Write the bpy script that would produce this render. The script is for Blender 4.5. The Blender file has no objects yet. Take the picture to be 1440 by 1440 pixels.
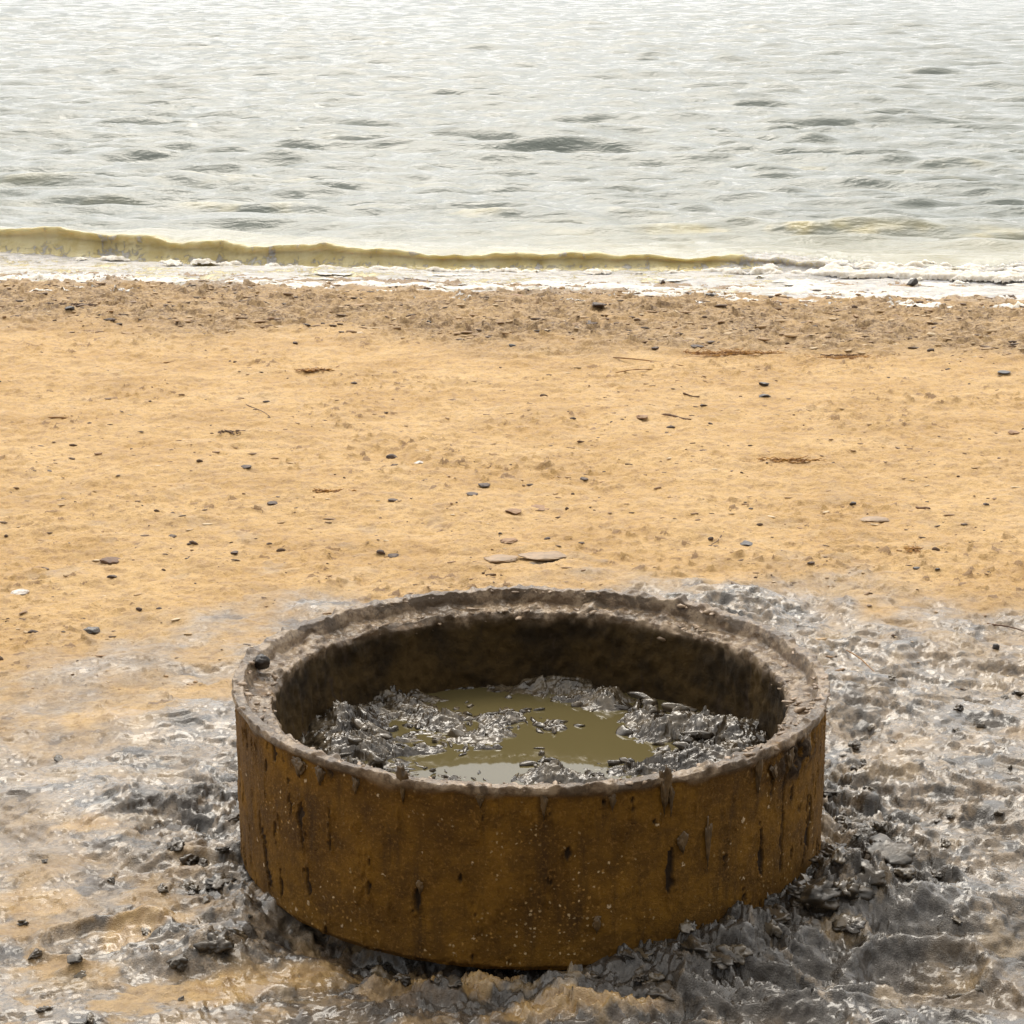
import bpy, math, random
import numpy as np

random.seed(7)
C = bpy.context.scene.collection
S = bpy.context.scene

# ------------------------------------------------------------------ camera
F, PITCH, HC = 2908.0, math.radians(15.01), 1.775       # focal length in photo pixels (1440 wide)
cam_d = bpy.data.cameras.new('camera')
cam = bpy.data.objects.new('camera', cam_d); C.objects.link(cam)
cam_d.sensor_width = 36.0; cam_d.lens = F / 1440 * 36
cam_d.clip_start = .05; cam_d.clip_end = 8000
cam.location = (0, 0, HC); cam.rotation_euler = (math.pi / 2 - PITCH, 0, 0)
S.camera = cam

# ------------------------------------------------------------------ sky + sun
SUN_EL, SUN_AZ = math.radians(58), math.radians(-8)    # azimuth measured from +Y towards +X
W = bpy.data.worlds.new('World'); S.world = W; W.use_nodes = True
nt = W.node_tree; nt.nodes.clear()
out = nt.nodes.new('ShaderNodeOutputWorld'); bg = nt.nodes.new('ShaderNodeBackground')
sky = nt.nodes.new('ShaderNodeTexSky'); sky.sky_type = 'NISHITA'; sky.sun_disc = False
sky.sun_elevation = SUN_EL; sky.sun_rotation = SUN_AZ
sky.dust_density = 4.0; sky.air_density = 1.0
tc = nt.nodes.new('ShaderNodeTexCoord'); sep = nt.nodes.new('ShaderNodeSeparateXYZ')
nt.links.new(tc.outputs['Generated'], sep.inputs[0])
ramp = nt.nodes.new('ShaderNodeValToRGB'); e = ramp.color_ramp.elements
e[0].position = 0.0; e[0].color = (.42, .405, .38, 1)
e[1].position = 1.0; e[1].color = (.34, .335, .33, 1)
for p, c in ((.18, (.52, .512, .495, 1)), (.40, (.49, .50, .51, 1)), (.70, (1.0, .95, .875, 1)), (.90, (.60, .575, .535, 1))):
    q = e.new(p); q.color = c
nt.links.new(sep.outputs['Z'], ramp.inputs[0])
# brighter towards the veiled sun behind the lake, dimmer behind the camera
front = nt.nodes.new('ShaderNodeVectorMath'); front.operation = 'DOT_PRODUCT'
front.inputs[1].default_value = (-.06, 1.0, .30)
nt.links.new(tc.outputs['Generated'], front.inputs[0])
mr = nt.nodes.new('ShaderNodeMapRange'); mr.inputs[1].default_value = -1; mr.inputs[2].default_value = 1
mr.inputs[3].default_value = .8; mr.inputs[4].default_value = 16.5
nt.links.new(front.outputs['Value'], mr.inputs[0])
cl = nt.nodes.new('ShaderNodeTexNoise'); cl.inputs['Scale'].default_value = 3.0; cl.inputs['Detail'].default_value = 5
mpc = nt.nodes.new('ShaderNodeMapping'); mpc.inputs['Scale'].default_value = (1, 1, 4)
nt.links.new(tc.outputs['Generated'], mpc.inputs[0]); nt.links.new(mpc.outputs[0], cl.inputs[0])
cr = nt.nodes.new('ShaderNodeMapRange'); cr.inputs[1].default_value = .3; cr.inputs[2].default_value = .7
cr.inputs[3].default_value = .72; cr.inputs[4].default_value = 1.2
nt.links.new(cl.outputs[0], cr.inputs[0])
m0 = nt.nodes.new('ShaderNodeMath'); m0.operation = 'MULTIPLY'
nt.links.new(mr.outputs[0], m0.inputs[0]); nt.links.new(cr.outputs[0], m0.inputs[1])
mul = nt.nodes.new('ShaderNodeVectorMath'); mul.operation = 'SCALE'
nt.links.new(ramp.outputs[0], mul.inputs[0]); nt.links.new(m0.outputs[0], mul.inputs['Scale'])
mix = nt.nodes.new('ShaderNodeMix'); mix.data_type = 'RGBA'; mix.inputs[0].default_value = .94
nt.links.new(sky.outputs[0], mix.inputs[6]); nt.links.new(mul.outputs[0], mix.inputs[7])
nt.links.new(mix.outputs[2], bg.inputs[0]); bg.inputs[1].default_value = .12
nt.links.new(bg.outputs[0], out.inputs[0])

sd = bpy.data.lights.new('sun', 'SUN'); sd.energy = 1.2; sd.angle = math.radians(30); sd.color = (1, .93, .82)
sun = bpy.data.objects.new('sun', sd); C.objects.link(sun)
sun.rotation_euler = (math.pi / 2 - SUN_EL, 0, math.pi - SUN_AZ)
S.view_settings.view_transform = 'Standard'; S.view_settings.look = 'None'
S.view_settings.gamma = 1; S.view_settings.exposure = 0.88

# ------------------------------------------------------------------ noise
_R = np.random.default_rng(1234)
_P = np.concatenate([_R.permutation(4096)] * 2).astype(np.int32)
_U = _R.random(4096).astype(np.float32); _GX = np.cos(_U * 2 * math.pi); _GY = np.sin(_U * 2 * math.pi)
_G3 = _R.uniform(-1, 1, (4096, 3)).astype(np.float32)
def _h(i, j, s): return _P[_P[(i + s * 131) & 4095] + ((j + s * 57) & 4095)]
def rnd(i, j, s): return _U[_h(i.astype(np.int32), j.astype(np.int32), s)]
def perlin(x, y, s=0):
    x = np.asarray(x, dtype=np.float32); y = np.asarray(y, dtype=np.float32)
    xi = np.floor(x); yi = np.floor(y); fx = x - xi; fy = y - yi
    u = fx * fx * fx * (fx * (fx * 6 - 15) + 10); v = fy * fy * fy * (fy * (fy * 6 - 15) + 10)
    xi = xi.astype(np.int32); yi = yi.astype(np.int32)
    def g(di, dj):
        h = _h(xi + di, yi + dj, s)
        return _GX[h] * (fx - di) + _GY[h] * (fy - dj)
    a = g(0, 0); b = g(1, 0); c = g(0, 1); d = g(1, 1)
    return ((a + (b - a) * u) * (1 - v) + (c + (d - c) * u) * v) * 1.5
def perlin3(x, y, z, s=0):
    xi, yi, zi = np.floor(x), np.floor(y), np.floor(z); fx, fy, fz = x - xi, y - yi, z - zi
    f = lambda t: t * t * t * (t * (t * 6 - 15) + 10)
    u, v, w = f(fx), f(fy), f(fz); r = 0
    xi, yi, zi = xi.astype(np.int32), yi.astype(np.int32), zi.astype(np.int32)
    for dk in (0, 1):
        for dj in (0, 1):
            for di in (0, 1):
                g = _G3[_P[_h(xi + di, yi + dj, s) + ((zi + dk) & 4095)]]
                r = r + (g[..., 0] * (fx - di) + g[..., 1] * (fy - dj) + g[..., 2] * (fz - dk)) * (u if di else 1 - u) * (v if dj else 1 - v) * (w if dk else 1 - w)
    return r
def fbm(x, y, o=4, s=0, gain=.5):
    r = 0; a = 1; t = 0
    for k in range(o):
        r = r + a * perlin(x, y, s + k * 17); t += a; a *= gain; x = x * 2.03 + 7.1; y = y * 2.03 - 3.3
    return r / t
def ridged(x, y, o=4, s=0, gain=.5):
    r = 0; a = 1; t = 0
    for k in range(o):
        r = r + a * (1 - np.abs(perlin(x, y, s + k * 31)) * 2.2); t += a; a *= gain; x = x * 2.07 + 5.7; y = y * 2.07 + 1.9
    return r / t
def facets(x, y, s=0, tilt=1.0, tone=False):
    """crumpled flake look: every cell is a randomly tilted plane"""
    x = np.asarray(x, dtype=np.float32); y = np.asarray(y, dtype=np.float32)
    xi = np.floor(x).astype(np.int32); yi = np.floor(y).astype(np.int32); best = np.full(x.shape, 1e9, np.float32); res = np.zeros(x.shape, np.float32); tn = np.zeros(x.shape, np.float32)
    for di in (-1, 0, 1):
        for dj in (-1, 0, 1):
            h = _h(xi + di, yi + dj, s); dx = x - (xi + di + _U[h]); dy = y - (yi + dj + _U[_P[h]])
            d = dx * dx + dy * dy; m = d < best; best = np.where(m, d, best)
            r3 = _U[_P[h + 3]]
            res = np.where(m, _U[_P[h + 1]] + tilt * 2 * ((_U[_P[h + 2]] - .5) * dx + (r3 - .5) * dy), res)
            if tone: tn = np.where(m, r3, tn)
    return (res, tn) if tone else res
def terrace(f, n, w=.12):
    """broken layers: flat plates with short steep edges"""
    q = f * n; i = np.floor(q); return (i + sst(.5 - w, .5 + w, q - i)) / n
def sst(a, b, x):
    t = np.clip((x - a) / (b - a), 0, 1); return t * t * (3 - 2 * t)

# ------------------------------------------------------------------ helpers
def at(px, py, z=0.0):
    """point of the level z that the photo shows at pixel (px, py)"""
    u, v = (px - 720) / F, (720 - py) / F
    c, s = math.cos(PITCH), math.sin(PITCH)
    dy, dz = c + v * s, -s + v * c
    t = (z - HC) / dz
    return (u * t, dy * t, z)
def tag(o, label=None, cat=None, group=None, kind=None):
    if label: o['label'] = label
    if cat: o['category'] = cat
    if group: o['group'] = group
    if kind: o['kind'] = kind
    return o
def mesh_obj(name, V, Fc, mat, parent=None, attrs=None, smooth=True):
    V = np.asarray(V, dtype=np.float32); me = bpy.data.meshes.new(name)
    if isinstance(Fc, np.ndarray):
        n = Fc.shape[1]
        me.vertices.add(len(V)); me.vertices.foreach_set('co', V.ravel())
        me.loops.add(Fc.size); me.loops.foreach_set('vertex_index', Fc.ravel().astype(np.int32))
        me.polygons.add(len(Fc)); me.polygons.foreach_set('loop_start', np.arange(0, Fc.size, n, dtype=np.int32))
        me.update(calc_edges=True)
    else:
        me.from_pydata([tuple(v) for v in V.tolist()], [], Fc)
    me.polygons.foreach_set('use_smooth', np.full(len(me.polygons), smooth))
    for k, a in (attrs or {}).items():
        at_ = me.attributes.new(k, 'FLOAT', 'POINT'); at_.data.foreach_set('value', np.asarray(a, dtype=np.float32).ravel())
    me.materials.append(mat); me.update()
    o = bpy.data.objects.new(name, me); C.objects.link(o)
    if parent: o.parent = parent
    return o
def grid_faces(nr, nc, wrap=False):
    i = np.arange(nr * nc).reshape(nr, nc)
    if wrap: i = np.concatenate([i, i[:, :1]], 1)
    a, b, c, d = i[:-1, :-1], i[:-1, 1:], i[1:, 1:], i[1:, :-1]
    return np.stack([a, b, c, d], -1).reshape(-1, 4)

class NT:
    def __init__(s, name):
        s.m = bpy.data.materials.new(name); s.m.use_nodes = True; s.t = s.m.node_tree
        s.b = s.t.nodes['Principled BSDF']; s.tc = s.t.nodes.new('ShaderNodeTexCoord')
    def L(s, a, b): s.t.links.new(a, b)
    def N(s, k): return s.t.nodes.new(k)
    def map(s, scale):
        m = s.N('ShaderNodeMapping'); m.inputs['Scale'].default_value = scale; s.L(s.tc.outputs['Object'], m.inputs[0]); return m.outputs[0]
    def noise(s, scale, detail=4, rough=.55, vec=None, dist=0):
        n = s.N('ShaderNodeTexNoise'); n.inputs['Scale'].default_value = scale; n.inputs['Detail'].default_value = detail
        n.inputs['Roughness'].default_value = rough; n.inputs['Distortion'].default_value = dist
        s.L(vec or s.tc.outputs['Object'], n.inputs[0]); return n.outputs[0]
    def vor(s, scale, feat='F1', vec=None):
        n = s.N('ShaderNodeTexVoronoi'); n.inputs['Scale'].default_value = scale; n.feature = feat
        s.L(vec or s.tc.outputs['Object'], n.inputs[0]); return n
    def vdist(s, amt):
        t = s.N('ShaderNodeTexNoise'); t.inputs['Scale'].default_value = 190; t.inputs['Detail'].default_value = 3; s.L(s.tc.outputs['Object'], t.inputs[0])
        m = s.N('ShaderNodeVectorMath'); m.operation = 'MULTIPLY_ADD'; s.L(t.outputs['Color'], m.inputs[0]); m.inputs[1].default_value = (amt, amt, amt * 1.6); s.L(s.tc.outputs['Object'], m.inputs[2]); return m.outputs[0]
    def rng(s, x, a, b, c=0.0, d=1.0):
        n = s.N('ShaderNodeMapRange'); n.interpolation_type = 'SMOOTHSTEP'; s.L(x, n.inputs[0])
        for k, v in enumerate((a, b, c, d)): n.inputs[k + 1].default_value = v
        return n.outputs[0]
    def attr(s, name):
        n = s.N('ShaderNodeAttribute'); n.attribute_name = name; return n.outputs['Fac']
    def math(s, op, a, b=None):
        n = s.N('ShaderNodeMath'); n.operation = op
        for k, v in enumerate((a, b)):
            if v is None: continue
            if isinstance(v, (int, float)): n.inputs[k].default_value = v
            else: s.L(v, n.inputs[k])
        return n.outputs[0]
    def mix(s, f, a, b):
        n = s.N('ShaderNodeMix'); n.data_type = 'RGBA'
        for k, v in ((0, f), (6, a), (7, b)):
            if isinstance(v, (int, float)): n.inputs[k].default_value = v
            elif isinstance(v, tuple): n.inputs[k].default_value = v + (1,)
            else: s.L(v, n.inputs[k])
        return n.outputs[2]
    def mixf(s, f, a, b):
        n = s.N('ShaderNodeMix'); n.data_type = 'FLOAT'
        for k, v in ((0, f), (2, a), (3, b)):
            if isinstance(v, (int, float)): n.inputs[k].default_value = v
            else: s.L(v, n.inputs[k])
        return n.outputs[0]
    def bump(s, hgt, strength, dist, normal=None):
        n = s.N('ShaderNodeBump'); n.inputs['Strength'].default_value = strength; n.inputs['Distance'].default_value = dist
        s.L(hgt, n.inputs['Height'])
        if normal: s.L(normal, n.inputs['Normal'])
        return n.outputs[0]
    def done(s, col=None, rough=None, normal=None, spec=.5, ior=None):
        for k, v in (('Base Color', col), ('Roughness', rough)):
            if v is None: continue
            if isinstance(v, (int, float)): s.b.inputs[k].default_value = v
            elif isinstance(v, tuple): s.b.inputs[k].default_value = v + (1,)
            else: s.L(v, s.b.inputs[k])
        if normal: s.L(normal, s.b.inputs['Normal'])
        s.b.inputs['Specular IOR Level'].default_value = spec
        if ior: s.b.inputs['IOR'].default_value = ior
        return s.m

# ------------------------------------------------------------------ materials
def mat_ground():
    n = NT('beach_ground')
    mud, wr, och = n.attr('mud'), n.attr('wrack'), n.attr('ochre')
    a = n.noise(2.2, 6, .6); b = n.noise(26, 6, .65); c = n.noise(220, 3, .6)
    sand = n.mix(n.rng(a, .32, .68), (.67, .445, .195), (.54, .335, .125))
    stn = n.noise(3.1, 7, .68, n.map((1, 1.7, 1)), dist=.5); sand = n.mix(n.rng(stn, .50, .66, 0, .45), sand, (.40, .255, .105)); sand = n.mix(n.rng(stn, .44, .34, 0, .4), sand, (.66, .49, .29))
    sand = n.mix(n.rng(b, .42, .70, 0, .65), sand, (.34, .195, .075)); sand = n.mix(n.rng(n.noise(75, 5, .7, n.map((1, 1.5, 1))), .53, .66, 0, .5), sand, (.27, .15, .06))
    sand = n.mix(n.rng(b, .25, .42, .35, 0), sand, (.62, .47, .28))
    sand = n.mix(n.math('MULTIPLY', n.rng(c, .52, .75), .35), sand, (.25, .14, .06))
    rockc = n.mix(n.rng(n.noise(38, 5, .7), .4, .62), (.44, .30, .155), (.13, .078, .038))
    sand = n.mix(n.math('MULTIPLY', wr, .9), sand, rockc)
    d = n.noise(11, 6, .65, dist=.6); e_ = n.noise(60, 5, .65)
    m = n.mix(n.rng(d, .38, .66), (.27, .202, .130), (.105, .077, .047))
    m = n.mix(n.rng(e_, .46, .60, 0, .8), m, (.045, .033, .021))
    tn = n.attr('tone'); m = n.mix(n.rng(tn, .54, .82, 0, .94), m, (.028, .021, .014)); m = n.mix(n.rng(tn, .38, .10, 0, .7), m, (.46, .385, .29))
    sand = n.mix(n.rng(tn, .80, .86, 0, .7), sand, (.22, .125, .055))
    m = n.mix(n.math('MULTIPLY', n.rng(n.noise(5.2, 5), .56, .64), .5), m, (.36, .25, .12))
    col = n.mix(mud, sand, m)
    col = n.mix(och, col, n.mix(n.rng(b, .3, .7), (.56, .36, .13), (.36, .21, .07)))
    wet = n.attr('wet'); col = n.mix(n.math('MULTIPLY', wet, .45), col, (.13, .085, .045))
    r = n.mixf(mud, n.mixf(wet, n.rng(b, .3, .7, .85, .6), .2), n.rng(n.noise(17, 5), .36, .64, .13, .42))
    bh = n.math('ADD', n.math('MULTIPLY', n.noise(95, 6, .7), n.mixf(mud, 1.0, n.rng(n.noise(6, 3), .45, .6, .22, .6))), n.math('MULTIPLY', n.noise(420, 2, .5), .25))
    nr = n.bump(bh, 1.0, .011)
    n.L(n.math('MULTIPLY', n.math('MULTIPLY', mud, mud), n.rng(n.noise(7, 4), .35, .6, .45, 1.0)), n.b.inputs['Coat Weight']); n.b.inputs['Coat Roughness'].default_value = .15; n.b.inputs['Coat IOR'].default_value = 1.45
    return n.done(col, r, nr, .6)
def mat_mud(name, dark=0.0):
    n = NT(name)
    d = n.noise(30, 5, .6)
    lo = (.035, .026, .016) if not dark else (.020, .015, .009); hi = (.125, .098, .064) if not dark else (.070, .052, .032)
    col = n.mix(n.rng(d, .38, .64), hi, lo)
    if not dark: col = n.mix(n.rng(n.noise(9, 4, .6), .48, .60, 0, .85), col, (.028, .021, .014))
    nr = n.bump(n.noise(110, 5, .6), .4, .003)
    return n.done(col, n.rng(n.noise(55, 4), .35, .65, .08, .26) if not dark else n.rng(n.noise(55, 4), .35, .65, .25, .5), nr, .75)
def mat_ring():
    n = NT('muddy_concrete')
    mud, pit, inn = n.attr('mud'), n.attr('pit'), n.attr('inner')
    st = n.noise(1.0, 5, .6, n.map((26, 26, 3.5))); a = n.noise(8, 6, .65); g = n.noise(160, 4, .65)
    outc = n.mix(n.rng(a, .3, .7), (.285, .140, .016), (.125, .057, .005))
    outc = n.mix(n.rng(n.noise(21, 6, .7), .42, .68, 0, .6), outc, (.080, .037, .006))
    outc = n.mix(n.rng(st, .5, .72, 0, .65), outc, (.055, .028, .009))
    outc = n.mix(n.rng(g, .52, .68, 0, .7), outc, (.33, .17, .04))
    # pale aggregate grains showing through the skin
    v = n.vor(115, vec=n.vdist(.006)); sel = n.rng(v.outputs['Distance'], .18, .36, 1, 0)
    sc = n.N('ShaderNodeSeparateColor'); n.L(v.outputs['Color'], sc.inputs[0])
    pk = n.rng(sc.outputs[0], .52, .66); zone = n.rng(n.noise(6, 5, .7), .47, .62)
    outc = n.mix(n.math('MULTIPLY', n.math('MULTIPLY', sel, pk), zone), outc, n.mix(n.rng(sc.outputs[2], .45, .6), (.50, .27, .07), (.78, .58, .32)))
    v2 = n.vor(38, vec=n.vdist(.012)); sel2 = n.rng(v2.outputs['Distance'], .11, .19, 1, 0)
    sc2 = n.N('ShaderNodeSeparateColor'); n.L(v2.outputs['Color'], sc2.inputs[0])
    outc = n.mix(n.math('MULTIPLY', sel2, n.rng(sc2.outputs[1], .86, .88)), outc, (.75, .56, .34))
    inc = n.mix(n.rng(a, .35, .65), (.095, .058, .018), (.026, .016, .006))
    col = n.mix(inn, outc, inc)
    col = n.mix(pit, col, (.055, .035, .02))
    mc = n.mix(n.rng(n.noise(34, 5, .65), .38, .62), (.42, .31, .20), (.17, .108, .058)); mc = n.mix(n.rng(n.noise(13, 6, .7, dist=.4), .46, .57, 0, .88), mc, (.10, .065, .035))
    col = n.mix(mud, col, mc)
    r = n.mixf(mud, n.rng(a, .3, .7, .85, .6), n.rng(n.noise(16, 4), .4, .6, .12, .38))
    n.L(n.math('MULTIPLY', mud, .5), n.b.inputs['Coat Weight']); n.b.inputs['Coat Roughness'].default_value = .3
    nr = n.bump(n.math('ADD', n.noise(90, 7, .78), n.math('MULTIPLY', sel2, .25)), 1.0, .009)
    return n.done(col, r, nr, .22)
def mat_water():
    n = NT('lake_water')
    foam = n.attr('foam'); silt = n.attr('silt')
    mp = n.map((.6, 1.7, 1))
    col = n.mix(silt, (.195, .215, .195), n.mix(n.rng(n.noise(3.5, 6, .65, n.map((1.6, 1, 1))), .35, .65), (.66, .59, .36), (.52, .43, .20)))
    fn = n.noise(13, 8, .72, n.map((1.6, 1.4, .8)), dist=1.2)
    fm = n.N('ShaderNodeMapRange'); n.L(fn, fm.inputs[0]); fm.interpolation_type = 'SMOOTHSTEP'
    lo = n.math('SUBTRACT', .80, n.math('MULTIPLY', foam, .62)); n.L(lo, fm.inputs[1]); n.L(n.math('ADD', lo, .10), fm.inputs[2])
    fmask = fm.outputs[0]
    col = n.mix(fmask, col, n.mix(n.rng(n.noise(14, 6, .7, n.map((1, 3, 1))), .35, .65), (.62, .60, .575), (.40, .38, .35)))
    r = n.mixf(fmask, .045, .6)
    w1 = n.noise(5.5, 6, .6, mp, dist=.3); w2 = n.noise(20, 3, .6, mp)
    nr = n.bump(w1, .42, .06); nr = n.bump(w2, .4, .018, nr)
    nr = n.bump(n.math('MULTIPLY', fmask, n.noise(60, 4, .7)), .8, .02, nr)
    n.L(n.math('MAXIMUM', n.math('MULTIPLY', fmask, .8), n.math('MULTIPLY', silt, .45)), n.b.inputs['Subsurface Weight']); n.b.inputs['Subsurface Radius'].default_value = (1, .85, .55); n.b.inputs['Subsurface Scale'].default_value = .07
    return n.done(col, r, nr, .5, 1.333)
def mat_simple(name, c1, c2, rough=.5, scale=60, spec=.5, bs=.5, bd=.003):
    n = NT(name); return n.done(n.mix(n.rng(n.noise(scale, 5, .65), .35, .65), c1, c2), rough, n.bump(n.noise(scale * 2, 4, .6), bs, bd), spec)
M = {
    'crumb': mat_simple('brown_pebble', (.055, .032, .020), (.13, .078, .042), .75),
    'ground': mat_ground(), 'mud': mat_mud('wet_mud'), 'darkmud': mat_mud('dark_wet_mud', 1), 'ring': mat_ring(), 'water': mat_water(),
    'pool': NT('murky_pool_water').done((.105, .086, .038), .03, None, .5, 1.55),
    'stone': mat_simple('dark_stone', (.030, .018, .013), (.085, .05, .03), .6),
    'blackstone': mat_simple('black_wet_stone', (.014, .011, .010), (.045, .036, .030), .35),
    'brown': mat_simple('brown_stone', (.20, .105, .045), (.30, .18, .09), .65),
    'palestone': mat_simple('pale_shell', (.72, .66, .58), (.30, .26, .22), .45),
    'reed': mat_simple('dry_reed', (.33, .18, .065), (.22, .115, .04), .6),
    'twig': mat_simple('dark_twig', (.085, .045, .025), (.15, .08, .04), .65),
    'weed': mat_simple('orange_weed', (.50, .26, .045), (.24, .11, .03), .6),
    'foam': mat_simple('foam_froth', (.70, .675, .63), (.56, .51, .43), .6, 40, .3, .7, .008),
    'clot': mat_simple('caked_mud', (.060, .036, .014), (.13, .078, .030), .45, 50),
    'rimmud': mat_simple('rim_mud', (.36, .26, .17), (.14, .095, .06), .4, 45),
    'patty': mat_simple('drying_mud', (.33, .215, .115), (.22, .145, .08), .5, 25),
}

# ------------------------------------------------------------------ layout
XC, D, R, H = .0378, 3.998, .600, .357
ZW = -.06                                                # lake level
def shore(x): return 11.93 - .118 * x
rng_ = np.random.default_rng(11)

# clumps of the ground that the photo shows: (px, py, radius x, radius y, height)
BUMPS = [(1090, 905, .16, .10, .035), (1215, 985, .22, .08, .030), (1180, 960, .10, .06, .025), (1310, 1110, .18, .10, .022),
         (1240, 1100, .09, .06, .03), (1400, 1150, .14, .06, .03), (1190, 1215, .12, .08, .05), (1160, 1275, .13, .09, .065), (1240, 1215, .07, .05, .05),
         (1255, 1265, .12, .07, .03), (1330, 1290, .16, .06, .022), (260, 1345, .10, .035, .035), (330, 1335, .08, .04, .045), (300, 1190, .10, .08, .03),
         (300, 1090, .07, .05, .025), (95, 1358, .05, .02, .022), (60, 1240, .12, .04, .015), (640, 1405, .16, .05, .008), (830, 1400, .14, .05, .015),
         (930, 1380, .07, .05, .05), (1010, 1350, .09, .06, .05), (1080, 1320, .09, .06, .055), (730, 1380, .06, .04, .03)]
DIPS = [(1030, 862, .085, .045, .016), (140, 1315, .10, .055, .014), (1300, 1250, .09, .06, .014), (1290, 1355, .13, .07, .02), (1110, 1400, .16, .06, .016),
        (1060, 1440, .2, .08, .012), (770, 785, .05, .02, .004)]

def ground_h(x, y):
    from concurrent.futures import ThreadPoolExecutor
    if len(x) < 20000: return _ground_h(x, y)
    with ThreadPoolExecutor(4) as ex: res = list(ex.map(lambda c: _ground_h(*c), zip(np.array_split(x, 16), np.array_split(y, 16))))
    return tuple(np.concatenate(k) for k in zip(*res))
def _ground_h(x, y, detail=True):
    dr = np.hypot(x - XC, y - D)
    ang = np.arctan2(y - D, x - XC)
    right = sst(-.5, 1.0, x)
    # how muddy
    edge = fbm(x * 1.7, y * 1.7, 5, 3) * .9 + fbm(x * 9, y * 9, 3, 9) * .30
    wide = 1.42 + .45 * right
    near_ = sst(wide + .55, wide - .55, dr * (1 - .12 * np.sin(ang)) + edge * .9)
    mud = np.clip(near_, 0, 1) * sst(6.0, 5.1, y + edge * .9 - .25 * right)
    mud = mud * (1 - (.60 - .35 * right) * sst(.06, .30, fbm(x * 2.3 + 40, y * 3.4, 5, 79, .6)) * sst(.75, 1.2, dr))
    mud = np.maximum(mud, sst(.80, .62, dr + edge * .1))
    low = sst(4.3, 3.3, y) * sst(.2, -.5, x)                 # sandier bottom left
    mud = np.maximum(mud, .85 * sst(4.7, 4.2, y + .5 * fbm(x * 2.3, y * 3.1, 4, 78))); mud = mud * (1 - low * sst(.0, .26, fbm(x * 5, y * 8, 5, 77, .6)) * .6)
    blotch = sst(.25, .40, fbm(x * 5, y * 5, 3, 55)) * sst(8.2, 5.0, y) * .35
    mud = np.maximum(mud, blotch)
    # band of gravel and wrack along the lake
    y0 = 10.05 - .35 * (x + 1) * (np.abs(x) < 50) * .5
    y0 = np.clip(y0, 9.3, 10.4) - .3 + fbm(x * .8, y * .8, 4, 21) * .7
    wr = sst(y0 - .12, y0 + .5, y) * sst(y0 + 2.9, y0 + 1.5, y + 0 * x)
    wr = np.clip(wr * .8 + .2 * wr * fbm(x * 3, y * 3, 3, 5) * 3, 0, 1)
    # macro shape
    s = y - shore(x)
    z = -.085 * sst(-1.9, 1.15, s) - .5 * sst(.1, 4, s)
    z = z + .012 * fbm(x * .7, y * .7, 3, 31)
    z = z + .006 * wr
    tone = np.full(x.shape, .5)
    if detail:
        sandw = (1 - mud)
        wx = x + .03 * fbm(x * 8, y * 8, 3, 41); wy = y + .03 * fbm(x * 8 + 50, y * 8, 3, 42)
        f1 = fbm(wx * 5, wy * 6, 5, 61, .58); f2 = fbm(wx * 13, wy * 16, 4, 65, .55)
        z = z + sandw * (.009 * f1 + .019 * terrace(f1, 7, .09) + .0105 * terrace(f2, 6, .08) * sst(-.15, .25, perlin(x * 1.7, y * 1.7, 66)) - .003)
        fl, t1 = facets(wx * 30, wy * 34, 81, 1.0, True)
        pp = sst(-.05, .25, fbm(x * 1.1, y * 1.6, 4, 83))
        z = z + sandw * .005 * np.maximum(fl - .74, 0) * 3 * (.15 + pp)
        tone = np.where((fl > .88) & (pp > .3), t1, tone)
        z = z + wr * (.015 * ridged(wx * 5, wy * 6.5, 5, 91, .62) + .016 * np.maximum(facets(wx * 13, wy * 15, 95) - .5, 0) * 2 + .012 * terrace(f2, 5, .08) - .014)
        # wet trodden mud
        near = sst(1.0, .66, dr + .3 * fbm(x * 3, y * 3, 3, 105)); k = mud * (0.50 + .38 * right + .4 * near)
        ux = x + .07 * fbm(x * 3, y * 3, 3, 101) + .012 * fbm(x * 17, y * 17, 3, 103); uy = y + .07 * fbm(x * 3 + 20, y * 3, 3, 102) + .012 * fbm(x * 17, y * 17, 3, 104)
        ca, sa = math.cos(.20), math.sin(.20)
        rot = -1; rx = ux * ca + rot * uy * sa; ry = -rot * ux * sa + uy * ca
        g1 = fbm(rx * 2.6, ry * 4.2, 6, 111, .50); g2 = fbm(rx * 9, ry * 13, 4, 113, .5); g3 = np.abs(fbm(rx * 5, ry * 9, 5, 115, .6)) * 2
        z = z + k * (.055 * g1 + .040 * terrace(g1, 5, .05) + .014 * terrace(g2, 3, .06) + .010 * g3 - .008)
        g4 = fbm(rx * 22, ry * 38, 4, 117, .6); z = z + k * .006 * terrace(g4, 2, .09) * sst(-.1, .25, perlin(x * 3.3, y * 3.3, 119))
        fa, t2 = facets(rx * 12, ry * 19, 121, 1.1, True); fb, t3 = facets(rx * 30, ry * 42, 141, 1.1, True)
        pa = sst(-.05, .25, fbm(x * 4, y * 5, 3, 131)); pb = sst(-.08, .2, fbm(x * 7, y * 7, 3, 151))
        pa = pa * (.25 + .75 * near); pb = pb * (.20 + .80 * near)
        z = z + k * (.015 * (fa - .5) * pa + .010 * (fb - .5) * pb)
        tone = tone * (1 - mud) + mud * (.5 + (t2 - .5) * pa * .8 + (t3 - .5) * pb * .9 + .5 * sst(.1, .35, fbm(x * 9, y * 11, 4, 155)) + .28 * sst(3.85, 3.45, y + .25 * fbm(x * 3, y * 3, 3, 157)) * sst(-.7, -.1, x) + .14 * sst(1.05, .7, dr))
        # heaps against the foot of the ring
        foot = sst(.90, .62, dr + .12 * fbm(x * 6, y * 6, 3, 161))
        side = .25 + .75 * sst(-.3, .5, np.cos(ang + .5)) + .25 * sst(.5, .95, np.cos(ang - math.pi + .15))
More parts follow.
